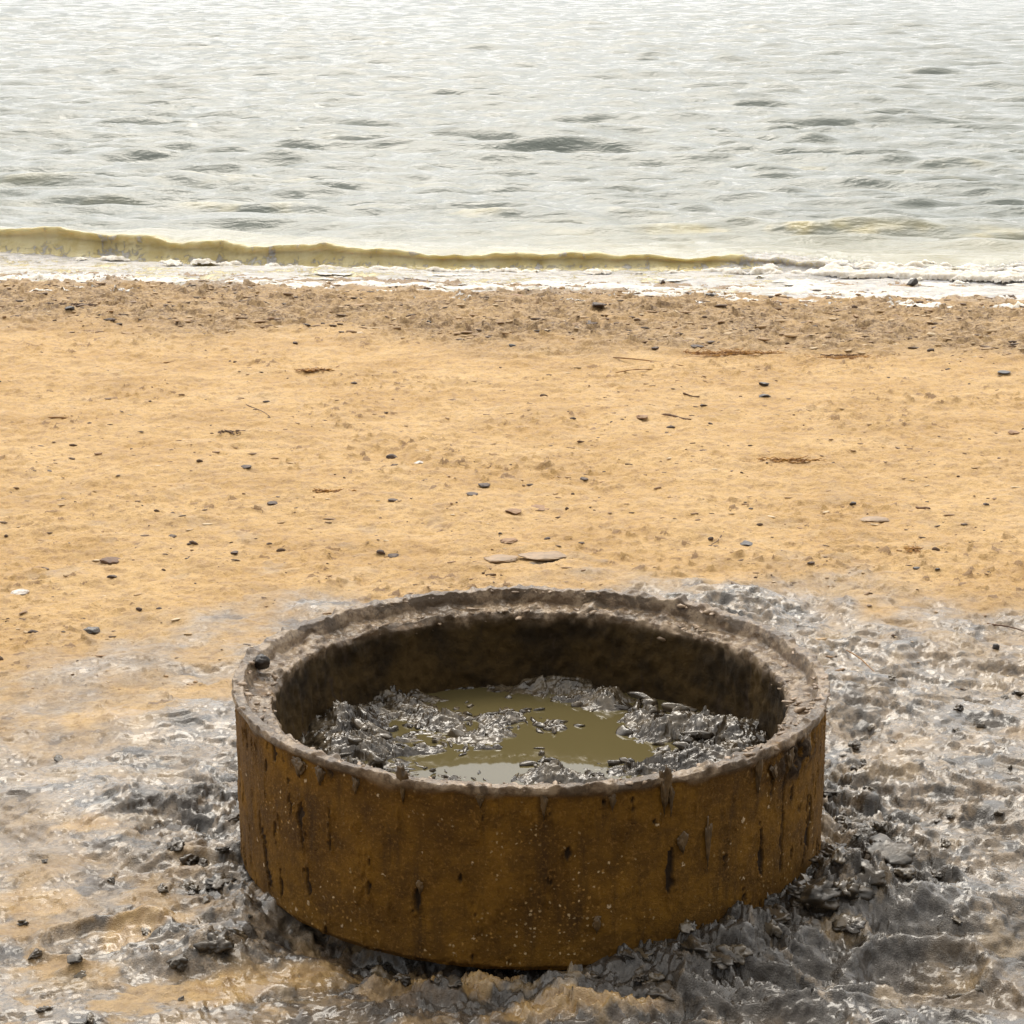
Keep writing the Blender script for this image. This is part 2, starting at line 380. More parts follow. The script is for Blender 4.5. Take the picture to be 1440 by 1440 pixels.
        z = z + foot * side * (.010 + .040 * np.abs(fbm(ux * 6, uy * 6, 4, 171)) * 2 + .012 * (facets(ux * 21, uy * 24, 181, 1.0) - .4) + .010 * (facets(ux * 50, uy * 50, 185, 1.0) - .4))
        for (px, py, sx, sy, hh) in BUMPS:
            cx, cy, _ = at(px, py); g = np.exp(-((ux - cx) / sx) ** 2 - ((uy - cy) / sy) ** 2)
            z = z + hh * .8 * g * (.62 + .30 * facets(ux * 24, uy * 24, 191, 1.0) + .5 * np.abs(fbm(ux * 12, uy * 12, 3, 195)))
        for (px, py, sx, sy, hh) in DIPS:
            cx, cy, _ = at(px, py); q = np.sqrt(((ux - cx) / sx) ** 2 + ((uy - cy) / sy) ** 2)
            z = z - hh * sst(1.1, .7, q) + hh * .8 * np.exp(-((q - 1.2) / .16) ** 2) * sst(-1.5, .5, (uy - cy) / sy + 1)
            mud = np.maximum(mud, .9 * sst(1.25, 1.0, q))
        # hollow under the front-left lip
        da = np.abs(((ang - math.radians(-112)) + math.pi) % (2 * math.pi) - math.pi)
        z = z - .050 * sst(.62, .35, da) * sst(.11, .02, np.abs(dr - .585)) 
        z = np.where(dr < R - .06, np.minimum(z, -.02), z)
    return z, mud, wr, tone

OCHRE = [(205, 1300, .10, .045, .5), (330, 1390, .12, .05, .3), (660, 1378, .17, .05, .1), (120, 1165, .10, .04, .2), (60, 1270, .16, .05, .1),
         (430, 1375, .12, .05, .2), (850, 1425, .2, .04, .1), (150, 1010, .12, .05, .2)]
def build_ground():
    r1 = 1230; c1 = 800
    yf = 2.85 * (12.9 / 2.85) ** (np.linspace(0, 1, r1))
    ys = np.concatenate([[-60, -25, -10, -4, -1, .2], np.linspace(.8, 2.84, 170), yf, [13.5, 15, 18, 25]])
    uf = np.linspace(-1, 1, c1)
    hw = np.where(ys < 2.85, .25 * 2.85 + .35, .262 * ys + .35)
    X = hw[:, None] * uf[None, :]
    ext = np.concatenate([np.linspace(1.006, 2.1, 90), [2.5, 4, 10, 40]]) 
    L = -(hw[:, None] * ext[None, ::-1]); Rr = hw[:, None] * ext[None, :]
    X = np.concatenate([L, X, Rr], 1); Y = np.repeat(ys[:, None], X.shape[1], 1)
    x, y = X.ravel(), Y.ravel()
    z, mud, wr, tone = ground_h(x, y)
    och = np.zeros(x.shape)
    for px, py, sx, sy, rot in OCHRE:
        cx, cy, _ = at(px, py); c, s = math.cos(rot), math.sin(rot)
        a = ((x - cx) * c + (y - cy) * s) / sx; b = (-(x - cx) * s + (y - cy) * c) / sy
        och = np.maximum(och, .8 * sst(1.1, .6, np.hypot(a, b) + .9 * fbm(x * 9, y * 9, 4, 201)))
    global GG; GG = (ys, hw, c1, len(ext), z.reshape(X.shape))
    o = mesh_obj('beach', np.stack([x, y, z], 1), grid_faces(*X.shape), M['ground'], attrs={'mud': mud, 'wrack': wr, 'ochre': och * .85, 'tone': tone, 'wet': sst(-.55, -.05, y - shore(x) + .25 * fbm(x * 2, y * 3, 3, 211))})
    tag(o, kind='structure')
build_ground()
def gz(x, y):
    ys, hw, c1, ne, Z = GG
    i = int(np.clip(np.searchsorted(ys, y), 1, len(ys) - 1)); f = (y - ys[i - 1]) / (ys[i] - ys[i - 1]); u = (x / (hw[i - 1] + (hw[i] - hw[i - 1]) * f) + 1) / 2 * (c1 - 1)
    j = int(np.clip(u, 0, c1 - 2)); g = min(max(u - j, 0), 1); j += ne
    a = Z[i - 1, j] * (1 - g) + Z[i - 1, j + 1] * g; b = Z[i, j] * (1 - g) + Z[i, j + 1] * g
    return float(a + (b - a) * f)
def ground_at(px, py):
    z = 0.0
    for _ in range(3): p = at(px, py, z); z = max(gz(p[0], p[1]), -.07)
    return p[0], p[1], z

# ------------------------------------------------------------------ lake
def build_lake():
    r1, c1 = 1150, 620
    ys = np.concatenate([11.0 * (130 / 11.0) ** np.linspace(0, 1, r1), np.geomspace(133, 6000, 50)])
    uf = np.concatenate([-np.geomspace(6, 1.06, 12), np.linspace(-1, 1, c1), np.geomspace(1.06, 6, 12)])
    X = (.262 * ys + .5)[:, None] * uf[None, :]; Y = np.repeat(ys[:, None], X.shape[1], 1)
    x, y = X.ravel(), Y.ravel()
    dy = np.repeat(np.gradient(ys)[:, None], X.shape[1], 1).ravel(); dx = (.262 * y + .5) * 2 / c1
    z = np.zeros_like(x)
    rg = np.random.default_rng(5)
    shoal = sst(12.6, 15.5, y + .14 * x)
    for k in range(130):
        lam = .16 * (1.5 / .16) ** rg.random()
        th = rg.normal(0, .25) + .05; kx, ky = math.sin(th) * 2 * math.pi / lam, math.cos(th) * 2 * math.pi / lam
        amp = .0056 * lam ** .55 * (1 if lam > .5 else .9)
        ph = rg.random() * 6.28 
        w = sst(2.0, 3.5, lam / np.maximum(dy, dx * .5))
        sn = np.sin(kx * x + ky * y + ph + .9 * perlin(x * .25 / max(lam, .4) , y * .25 / max(lam, .4), 300 + k))
        z += amp * w * ((np.exp(sn) - 1.27) * .65 + sn * .3) * (.25 + .75 * shoal)
    sface = np.zeros_like(x)
    # incoming swells, crest lines (y at x=0, slope, height, half-length centre x, spread)
    for (yc, sl, hh, xc, sp, wd) in ((17.2, -.20, .085, -3.2, 2.6, .42), (15.5, -.16, .055, -1.2, 2.6, .34), (14.35, -.05, .085, 2.2, 1.5, .22), (21.8, -.14, .10, -2.5, 3.5, .6),
                                (27.5, -.08, .10, 3.0, 4.5, .7), (19.3, -.10, .06, 3.5, 2.5, .4), (34, -.1, .12, -3, 6, .9), (24.0, -.05, .07, 1, 4, .6), (44, -.06, .14, 4, 9, 1.1), (17.6, -.02, .075, 3.6, .6, .25)):
        c = yc + sl * x + .35 * perlin(x * .6, y * 0 + yc, 401)
        t = (y - c) / wd
        prof = np.where(t < 0, np.exp(-(t / .55) ** 2), np.exp(-(t / 1.5) ** 2))
        sface = np.maximum(sface, (hh / .06) * np.exp(-((t + .5) / .45) ** 2) * np.exp(-((x - xc) / sp) ** 2) * sst(24, 13, y) * sst(-.1, .3, fbm(x * 2.2, y * 5, 3, 440)))
        z += .7 * hh * prof * np.exp(-((x - xc) / sp) ** 2) * (1 + .35 * perlin(x * 1.3, y * .9, 402))
    # the breaker
    crest = 12.72 - .145 * x + .012 * x * x + .16 * perlin(x * .8, x * 0 + 3.3, 410) + .05 * perlin(x * 2.6, x * 0 + 1.3, 411)
    hb = (.102 - .016 * x + .042 * perlin(x * .9, x * 0 + 7.7, 412) + .022 * perlin(x * 3.3, x * 0 + 2.7, 415) + .010 * perlin(x * 10, y * 3, 416)) 
    broken = sst(1.0, 1.9, x + .45 * perlin(x * 3, y * 3, 413))
    hb = np.clip(hb, .05, .2) * (1 - .35 * broken)
    t = y - crest
    prof = np.where(t < 0, np.clip(1 + t / (.17 + .14 * broken), 0, 1) ** 1.25, np.exp(-(t / .55) ** 2))
    z += hb * prof + broken * .03 * sst(-.35, -.05, t) * sst(.5, .1, t) * fbm(x * 9, y * 9, 4, 414)
    yo = y - .10 * sst(.55, 1, prof) * (t < .35) * (t > -.2)      # crest leans over its face
    front = sst(.02, -.03, t)
    # the swash in front of it thins out on the sand
    s = y - shore(x)
    z += .012 * fbm(x * 4, y * 5, 4, 420) * sst(.0, -.2, t)
    silt = np.clip(.5 * sface + sst(.10, -.02, t) * (.72 + .28 * sst(-.02, -.12, t)) + .35 * sst(15.0, 12.6, y), 0, 1)
    face = sst(.05, .0, t) * sst(-.2, -.12, t)
    lacy = sst(.05, .3, fbm(x * 2.2, x * 0 + 4, 3, 431)) 
    foam = np.zeros_like(x)
    foam = np.maximum(foam, sst(-.13, -.20, t) * (.66 + .55 * fbm(x * 3, y * 8, 5, 445) + .15 * sst(-.4, -.2, t)))
    foam = np.maximum(foam, face * (.14 + .12 * lacy + .30 * sst(.05, .45, fbm(x * 14, y * 3, 4, 433))) + .40 * sst(-.05, -.15, t) * face + .18 * sst(.06, .0, np.abs(t)))
    foam = np.maximum(foam, broken * sst(.45, .1, t) * .85)
    V = np.stack([x, yo, z + ZW], 1)
    o = mesh_obj('lake_water', V, grid_faces(*X.shape), M['water'], attrs={'foam': foam, 'silt': silt})
    tag(o, kind='structure')
build_lake()

def crest_line(x): return 12.72 - .145 * x + .012 * x * x + .16 * perlin(x * .8, x * 0 + 3.3, 410) + .05 * perlin(x * 2.6, x * 0 + 1.3, 411)
def build_froth():
    """lumpy froth left along the waterline, and the spray at the foot and the collapsed end of the breaker"""
    nx, ny = 1000, 130; Vs, Fs, k0 = [], [], 0
    for band in (0, 1):
        xs = np.linspace(-3.7, 3.7, nx); ts = np.linspace(-.75, .35, ny) if band == 0 else np.linspace(-.40, .22, ny)
        X, T = np.meshgrid(xs, ts); Y = (shore(X) if band == 0 else crest_line(X.ravel()).reshape(X.shape)) + T
        x, y, t = X.ravel(), Y.ravel(), T.ravel()
        if band == 0:
            g = ground_h(x, y)[0]
            dens = fbm(x * 2.1, y * 4.5, 5, 501, .6) + .28 * np.exp(-((t + .12 + .18 * perlin(x * .7, x * 0, 502)) / .16) ** 2) + .10 * sst(-.5, 2.5, x) - .20
            z = np.maximum(g, ZW + .004) + np.clip(dens, 0, .35) * (.035 + .035 * fbm(x * 16, y * 16, 3, 503)) - .002
        else:
            br = sst(1.0, 1.9, x + .5 * perlin(x * 2, y * 2, 413)) + .35 * sst(-.1, .25, perlin(x * .9, x * 0 + 9, 505)) 
            foot = np.exp(-((t + .20) / .055) ** 2)
            n1 = fbm(x * 5, y * 9, 5, 504, .55)
            dens = n1 * .9 - .26 + foot * (.34 + .2 * br) + sst(1.2, 2.0, x) * (.38 * np.exp(-((t + .08) / .14) ** 2))
            hb = np.clip(.118 - .02 * x, .05, .2)
            prof = np.where(t < 0, np.clip(1 + t / .24, 0, 1) ** 1.2, np.exp(-(t / .5) ** 2)) * sst(1.1, 1.7, x)
            z = ZW + .006 + hb * .72 * prof + np.clip(dens, 0, .3) * (.10 + .05 * br + .05 * fbm(x * 22, y * 22, 3, 506)) * .8 - .018
        Fc = grid_faces(ny, nx); keep = (dens[Fc] > 0).all(1); Fc = Fc[keep]
        us, inv = np.unique(Fc, return_inverse=True)
        Vs.append(np.stack([x, y, z], 1)[us]); Fs.append(inv.reshape(-1, 4) + k0); k0 += len(us)
    o = mesh_obj('foam', np.concatenate(Vs), np.concatenate(Fs), M['foam'])
    b = M['foam'].node_tree.nodes['Principled BSDF']; b.inputs['Subsurface Weight'].default_value = .8; b.inputs['Subsurface Radius'].default_value = (1, .95, .85); b.inputs['Subsurface Scale'].default_value = .06
    tag(o, 'patchy cream froth left along the waterline of the beach', 'foam', kind='stuff')
build_froth()

# ------------------------------------------------------------------ the concrete ring
def ring_radius_profile():
    P = [(.590, 0, 6), (.600, .012, 110), (.6, H - .008, 6), (.596, H, 12), (.579, H - .001, 10), (.572, H - .032, 18), (.532, H - .039, 6), (.526, H - .048, 90), (.517, .02, 2), (.517, 0, 0)]
    rs, zs = [], []
    for (a, b) in zip(P[:-1], P[1:]):
        for k in range(a[2]):
            f = k / a[2]; rs.append(a[0] + (b[0] - a[0]) * f); zs.append(a[1] + (b[1] - a[1]) * f)
    rs.append(P[-1][0]); zs.append(0); return np.array(rs), np.array(zs)
def build_ring():
    na = 1300; rs, zs = ring_radius_profile(); th = np.linspace(0, 2 * math.pi, na, endpoint=False)
    TH, RS = np.meshgrid(th, rs); ZS = np.repeat(zs[:, None], na, 1)
    t, r, z = TH.ravel(), RS.ravel(), ZS.ravel()
    c, s = np.cos(t), np.sin(t); x, y = r * c, r * s
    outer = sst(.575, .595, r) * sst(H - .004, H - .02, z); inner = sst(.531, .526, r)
    top = 1 - np.clip(sst(.592, .600, r) * sst(H - .002, H - .014, z) + inner * sst(H - .036, H - .06, z), 0, 1)
    al = t * .6                                              # arc length on the outer face
    def per(fx, fz, sd): return perlin3(x * fx, y * fx, z * fz, sd)
    d = .004 * per(6, 5, 1) + .0022 * per(22, 18, 2) + .0010 * per(70, 60, 3)
    # chipped, clotted rim
    cl = np.abs(per(16, 16, 4)) ; n2 = per(30, 26, 5); n3 = per(75, 75, 6)
    top = top * sst(.05, .1, z)
    rim = top * (.007 * per(9, 9, 7) + .024 * np.maximum(n2 - .08, 0) + .007 * np.maximum(n3, -.1) + .006 * (1 - 2 * cl) + .002 * per(130, 130, 8))
    # pits and runs on the outer wall: elongated downwards
    run = per(34, 11, 11) + .55 * per(80, 24, 12) + .35 * per(150, 60, 10)
    sidew = .0 + 1.0 * sst(.35, .9, np.abs(c))
    pit = sst(.33, .43, run * (.72 + .42 * sidew)) * np.maximum(outer, inner * .8)
    run2 = per(24, 3.0, 13) + .4 * per(70, 12, 14) + .25 * per(150, 50, 9)
    pit = np.maximum(pit, sst(.50, .60, run2 * (.8 + .3 * sidew)) * outer)
    # big scar at the top right
    scar = 1.5 * np.exp(-((t - math.radians(327)) / .17) ** 2) * sst(H - .105, H - .05, z + .02 * per(30, 20, 15)) * outer
    sc = per(42, 34, 16) + .5 * per(90, 70, 8); d = d + scar * (.020 * sc + .005); pit = np.maximum(pit, scar * sst(-.02, .1, sc) * .9)
    d = d - .005 * pit * np.maximum(outer, inner) + .003 * sst(.2, .38, run) * outer * (1 - pit)
    d_in = inner * (.010 * per(14, 12, 17) + .010 * np.maximum(per(28, 24, 18), 0) + .006 * per(60, 40, 19) + .012 * np.maximum(per(20, 16, 27), 0) * sst(H - .12, H - .06, z))
    # lip of mud sagging over the outer edge
    hang = sst(H - .012 - .035 * np.clip(per(13, 1, 21) + .25, 0, 1) , H - .004, z) * sst(.57, .59, r)
    r2 = r + d * (1 - inner) - d_in + rim * .6 * np.where(r > .56, .6, -.8) + .006 * hang
    z2 = z + top * (.004 * per(5, 5, 31) + rim * .95) * sst(.0, .02, z)
    foot = sst(.05, .0, z) * outer
    r2 = r2 - foot * .010 * np.abs(per(18, 30, 22))
    mudm = np.clip(top * 1.0 + hang * .9 , 0, 1) * sst(-.55, .0, per(14, 14, 23) + .5 * n2 + .35 * 1)
    mudm = np.maximum(mudm, inner * sst(.0, .03, z - (H - .065) + .035 * per(11, 6, 25) + .02 * per(34, 20, 26)) * .9)
    mudm = np.maximum(mudm, inner * sst(.35, .5, per(12, 9, 24)) * .25)
    V = np.stack([r2 * c, r2 * s, z2], 1)
    root = bpy.data.objects.new('concrete_ring', None); C.objects.link(root); root.location = (XC, D, 0)
    tag(root, 'brown mud-caked concrete ring half full of wet mud on the beach', 'concrete ring')
    # the face list runs from outside to inside
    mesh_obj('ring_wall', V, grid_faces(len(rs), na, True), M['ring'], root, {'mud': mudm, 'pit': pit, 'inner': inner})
    return root
ring = build_ring()

def ico(sub):
    import bmesh
    bm = bmesh.new(); bmesh.ops.create_icosphere(bm, subdivisions=sub, radius=1)
    v = np.array([q.co[:] for q in bm.verts]); f = np.array([[q.index for q in p.verts] for p in bm.faces]); bm.free(); return v, f
ICO = {k: ico(k) for k in (2, 3, 4, 5)}
def blob(sub, size, seed, rough=.35, angular=.5, flat=0):
    v, f = ICO[sub]; v = v.copy(); sd = seed * 13 + 1
    n = perlin3(v[:, 0] * 1.3 + seed, v[:, 1] * 1.3, v[:, 2] * 1.3, sd) + .5 * perlin3(v[:, 0] * 3 + seed, v[:, 1] * 3, v[:, 2] * 3, sd + 1) + .3 * perlin3(v[:, 0] * 6.5, v[:, 1] * 6.5 + seed, v[:, 2] * 6.5, sd + 2)
    rg = np.random.default_rng(sd)
    rad = 1 + rough * n
    for k in range(int(9 * angular)):                       # planed-off sides
        q = rg.normal(size=3); q /= np.linalg.norm(q); dd = v @ q; lim = rg.uniform(.45, .8)
        rad = np.where(dd * rad > lim, lim / np.maximum(dd, .05) * (1 + .06 * n), rad)
    v = v * rad[:, None] * np.array(size)
    if flat: v[:, 2] = np.maximum(v[:, 2], -flat)
    return v, f

# mud clots stuck on the outside of the ring (parts of it)
def clot(px, py, w, hgt, thick, seed, mat='darkmud', r0=.603):
    # find the place on the outer wall by height and pixel column
    A, ZZ = np.meshgrid(np.linspace(-math.pi, 0, 721), np.linspace(0, H + .01, 37)); A, ZZ = A.ravel(), ZZ.ravel()
    x, y = XC + r0 * np.cos(A), D + r0 * np.sin(A); dep = y * math.cos(PITCH) - (ZZ - HC) * math.sin(PITCH); up = y * math.sin(PITCH) + (ZZ - HC) * math.cos(PITCH)
    q = np.argmin((720 + F * x / dep - px) ** 2 + (720 - F * up / dep - py) ** 2); a, zz = float(A[q]), float(ZZ[q])
    thick *= .38; hgt *= 1.25; zz0 = 0
    v, f = blob(4, (thick, w * .8, hgt), seed, .9, 0); v[:, 1] *= np.clip(.75 + .6 * v[:, 2] / hgt, .15, 1.5)
    ca, sa = math.cos(a), math.sin(a)
    V = np.stack([r0 * ca + v[:, 0] * ca - v[:, 1] * sa, r0 * sa + v[:, 0] * sa + v[:, 1] * ca, zz + v[:, 2]], 1)
    mesh_obj('mud_clot', V, f, M[mat], ring)
for i, (px, py, w, h_, t_) in enumerate([(566, 1108, .014, .026, .012), (675, 1122, .012, .012, .010), (935, 1112, .014, .030, .012), (944, 1128, .007, .022, .008), (1066, 1082, .013, .032, .014),
        (765, 1135, .008, .018, .006), (862, 1130, .008, .012, .006), (420, 1082, .022, .014, .012), (450, 1090, .014, .012, .010), (995, 1185, .008, .034, .006),
        (960, 1190, .013, .014, .007), (840, 1303, .010, .012, .007), (590, 1250, .008, .009, .006), (500, 1105, .010, .012, .008), (1110, 1068, .016, .018, .014), (1135, 1050, .014, .02, .014), (1090, 1090, .012, .012, .012)]):
    clot(px, py, w, h_, t_, 40 + i, 'clot')

# crust of mud on the rim: many small curls and crumbs, one uncountable skin
def rim_crumbs():
    rg = np.random.default_rng(3); Vs, Fs, k0 = [], [], 0
    for i in range(650):
        a = rg.uniform(0, 2 * math.pi)
        if fbm(np.array([a * 2.2]), np.array([.3]), 3, 70)[0] < -.16: continue
        on = rg.random()
        r, z = (rg.uniform(.572, .603), H - .001) if on < .5 else (rg.uniform(.528, .565), H - .033)
        if on > .88: r, z = .522, H - .03 - rg.uniform(.0, .04)
        s = .002 + .0075 * rg.random() ** 2.6
        v, f = blob(2, (s * rg.uniform(.8, 2.6), s * .9, s * rg.uniform(.3, .8)), i, 1.1, .8)
        b = rg.uniform(0, 6.28); cb, sb = math.cos(b), math.sin(b)
        v = np.stack([v[:, 0] * cb - v[:, 1] * sb, v[:, 0] * sb + v[:, 1] * cb, v[:, 2]], 1)
        Vs.append(v + np.array([r * math.cos(a), r * math.sin(a), z + s * .3])); Fs.append(f + k0); k0 += len(v)
    o = mesh_obj('mud_crumbs', np.concatenate(Vs), np.concatenate(Fs), M['rimmud'], ring); tag(o, kind='stuff')
rim_crumbs()

# ------------------------------------------------------------------ mud and water inside the ring
ZP = .147
HEAPS = [(470, 1010, .13, .12, .060), (540, 975, .10, .07, .045), (500, 1050, .10, .10, .050), (590, 1000, .07, .06, .022), (665, 1030, .10, .045, .020), (620, 1010, .06, .05, .022), (700, 1010, .05, .05, .018),
         (800, 965, .07, .05, .045), (850, 975, .06, .05, .05), (760, 960, .08, .04, .030), (905, 1000, .045, .04, .045), (950, 1020, .09, .08, .050), (1030, 1020, .12, .10, .075), (1000, 1060, .12, .07, .055),
         (890, 1080, .10, .035, .026), (770, 1085, .05, .06, .030), (800, 1095, .12, .03, .022), (600, 1090, .09, .03, .020), (560, 1105, .12, .04, .022), (650, 960, .10, .035, .022), (720, 1010, .04, .03, .012),
         (1060, 1080, .12, .10, .05), (470, 1090, .12, .1, .05), (770, 1150, .35, .08, .02), (640, 1052, .10, .02, .012), (780, 1022, .03, .02, .012), (580, 1055, .05, .02, .010)]
def build_inside():
    n = 560; g = np.linspace(-.535, .535, n); X, Y = np.meshgrid(g, g); x, y = X.ravel() + XC, Y.ravel() + D
    wx = x + .018 * fbm(x * 14, y * 14, 3, 600); wy = y + .018 * fbm(x * 14 + 9, y * 14, 3, 601)
    base = np.full(x.shape, -.010)
    for px, py, sx, sy, hh in HEAPS:
        cx, cy, _ = at(px, py, ZP + hh * .4)
        base = base + hh * np.exp(-((wx - cx) / sx) ** 2 * 1.6 - ((wy - cy) / sy) ** 2 * 1.6)
    k = sst(-.025, .03, base)
    h1 = fbm(wx * 9, wy * 12, 5, 631, .6)
    h2 = fbm(wx * 24, wy * 30, 4, 633, .55); m2 = sst(-.1, .2, perlin(x * 9, y * 9, 635))
    z = base * .62 + k * (.024 * terrace(h1, 5, .08) + .016 * h1 + .017 * (facets(wx * 13, wy * 18, 611, 1.1) - .5) + .010 * (facets(wx * 36, wy * 44, 621, 1.1) - .5) * m2 + .007 * terrace(h2, 3, .1) + .004)
    z = z + .002 * fbm(x * 40, y * 40, 3, 641)
    Fc = grid_faces(n, n); rr = np.hypot(X.ravel(), Y.ravel()); Fc = Fc[(rr[Fc] < .530).all(1)]
    us, inv = np.unique(Fc, return_inverse=True)
    o = mesh_obj('wet_mud', np.stack([x, y, z + ZP], 1)[us], inv.reshape(-1, 4), M['mud'])
    tag(o, 'crumpled wet grey mud filling the concrete ring', 'mud', kind='stuff')
    # still water between the heaps
    na = 128; V = [(XC, D, ZP)] + [(XC + .527 * math.cos(2 * math.pi * k / na), D + .527 * math.sin(2 * math.pi * k / na), ZP) for k in range(na)]
    o = mesh_obj('pool_water', V, [(0, 1 + k, 1 + (k + 1) % na) for k in range(na)], M['pool'])
    tag(o, 'still olive water pooled inside the concrete ring', 'water', kind='stuff')
build_inside()

def flakes():
    """torn flakes and curls of mud standing out of the heaps"""
    rg = np.random.default_rng(9); Vs, Fs, k0 = [], [], 0
    for i in range(520):
        px0, py0, sx, sy, hh = HEAPS[rg.integers(0, len(HEAPS))]
        cx, cy, _ = at(px0, py0, ZP)
        x = cx + rg.normal() * sx * .8; y = cy + rg.normal() * sy * .8
        if math.hypot(x - XC, y - D) > .475: continue
        z = ZP + max(0.0, hh * math.exp(-((x - cx) / sx) ** 2 - ((y - cy) / sy) ** 2) - .012)
        s = rg.uniform(.007, .026) * (1 if hh > .03 else .6)
        v, f = blob(3, (s * rg.uniform(.8, 2.0), s * rg.uniform(.35, .8), s * rg.uniform(.25, .9)), i + 900, .6, 1.2)
        b, tl = rg.uniform(0, 6.28), rg.uniform(-.9, .9)
        v = np.stack([v[:, 0], v[:, 1] * math.cos(tl) - v[:, 2] * math.sin(tl), v[:, 1] * math.sin(tl) + v[:, 2] * math.cos(tl)], 1)
        v = np.stack([v[:, 0] * math.cos(b) - v[:, 1] * math.sin(b), v[:, 0] * math.sin(b) + v[:, 1] * math.cos(b), v[:, 2]], 1)
        Vs.append(v + np.array([x, y, z])); Fs.append(f + k0); k0 += len(v)
    o = mesh_obj('mud_flakes', np.concatenate(Vs), np.concatenate(Fs), M['mud'])
    tag(o, 'torn flakes of glossy mud poking up inside the concrete ring', 'mud', kind='stuff')
flakes()

# ------------------------------------------------------------------ loose things
def stone(px, py, wpx, hpx, mat, name, label, cat, group=None, seed=0, z=None, sink=.42, depth=.8, sub=3, angular=.5):
    x, y, zz = ground_at(px, py) if z is None else at(px, py, z)
    sc = math.hypot(y, HC) / F
    w, h_ = wpx * sc / 2, hpx * sc / 2 * (.75 if z is None else 1)
    v, f = blob(sub, (w, w * depth, h_), seed, .4, angular)
    o = mesh_obj(name, v, f, M[mat]); o.location = (x, y, zz + h_ * (1 - sink)); o.rotation_euler = (0, 0, random.uniform(-.4, .4))
    tag(o, label, cat, group); return o
def rod(px0, py0, px1, py1, thick, mat, name, label, cat, group=None, seed=0, parts=()):
    x0, y0, z0 = ground_at(px0, py0); x1, y1, z1 = ground_at(px1, py1); rg = np.random.default_rng(seed)
    n, m = 14, 7; V = []
    Ld = math.hypot(x1 - x0, y1 - y0); nxv, nyv = -(y1 - y0) / Ld, (x1 - x0) / Ld
    k1, k2 = rg.uniform(-.03, .03), rg.uniform(-.02, .02)
    for i in range(n):
        f = i / (n - 1); off = Ld * (k1 * math.sin(f * 3.1) + k2 * math.sin(f * 6.3)); r = thick * (1 - .4 * f) * (.82 + .36 * rg.random()) * (.5 if i in (0, n - 1) else 1)
        x, y, z = x0 + (x1 - x0) * f + nxv * off, y0 + (y1 - y0) * f + nyv * off, z0 + (z1 - z0) * f + thick * .8 + .003 * math.sin(f * 5 + seed)
        for j in range(m):
            a = 2 * math.pi * j / m; V.append((x + nxv * r * math.cos(a), y + nyv * r * math.cos(a), z + r * math.sin(a)))
    Fc = [(i * m + j, i * m + (j + 1) % m, (i + 1) * m + (j + 1) % m, (i + 1) * m + j) for i in range(n - 1) for j in range(m)]
    Fc += [tuple(range(m))[::-1], tuple(range((n - 1) * m, n * m))]
    c = np.array([x0, y0, z0]); o = mesh_obj(name, np.array(V) - c, Fc, M[mat]); o.location = tuple(c); tag(o, label, cat, group); return o

rod(68, 590, 137, 590, .004, 'reed', 'reed_stalk', 'thick straight brown reed stalk lying level near the left edge of the sand', 'reed', seed=1)
rod(230, 511, 292, 503, .0035, 'reed', 'reed_stalk', 'long thin tan reed stalk lying below the dark debris patch at left', 'reed', seed=2)
rod(455, 521, 478, 517, .003, 'reed', 'reed_stalk', 'short brown reed beside the small weed clump at upper left', 'reed', seed=3)
rod(345, 568, 380, 588, .002, 'twig', 'twig', 'thin slanting twig right of the thick brown reed stalk', 'twig', seed=4)
rod(865, 522, 918, 521, .003, 'reed', 'reed_stalk', 'pale level reed lying on smooth sand below the gravel band', 'reed', seed=5)
rod(862, 503, 962, 514, .0035, 'reed', 'reed_stalk', 'longest brown reed at the lower edge of the gravel band', 'reed', seed=6)
rod(932, 585, 972, 590, .0055, 'twig', 'twig', 'dark twig below and left of the two dark stones on the sand', 'twig', seed=7)
rod(960, 556, 984, 557, .004, 'twig', 'twig', 'short dark twig above the cracked twig, left of two dark stones', 'twig', seed=8)
rod(1018, 748, 1000, 768, .002, 'twig', 'twig', 'faint thin twig above the white and black shell', 'twig', seed=9)
rod(1288, 714, 1308, 718, .005, 'twig', 'twig', 'short dark twig on the sand right of the grey oval stain', 'twig', seed=10)
rod(1388, 876, 1440, 888, .003, 'twig', 'twig', 'long dark twig at the right edge beyond the muddy ground', 'twig', seed=11)
rod(1190, 908, 1250, 940, .0022, 'reed', 'reed_stalk', 'pale straw half sunk in grey mud behind the ring at right', 'reed', seed=12)
rod(530, 388, 640, 396, .003, 'twig', 'twig', 'thin dark twig lying in the white wash at the waterline', 'twig', seed=13)
rod(812, 621, 832, 621, .004, 'twig', 'twig', 'dark twig in the middle of the sand right of centre', 'twig', seed=14)

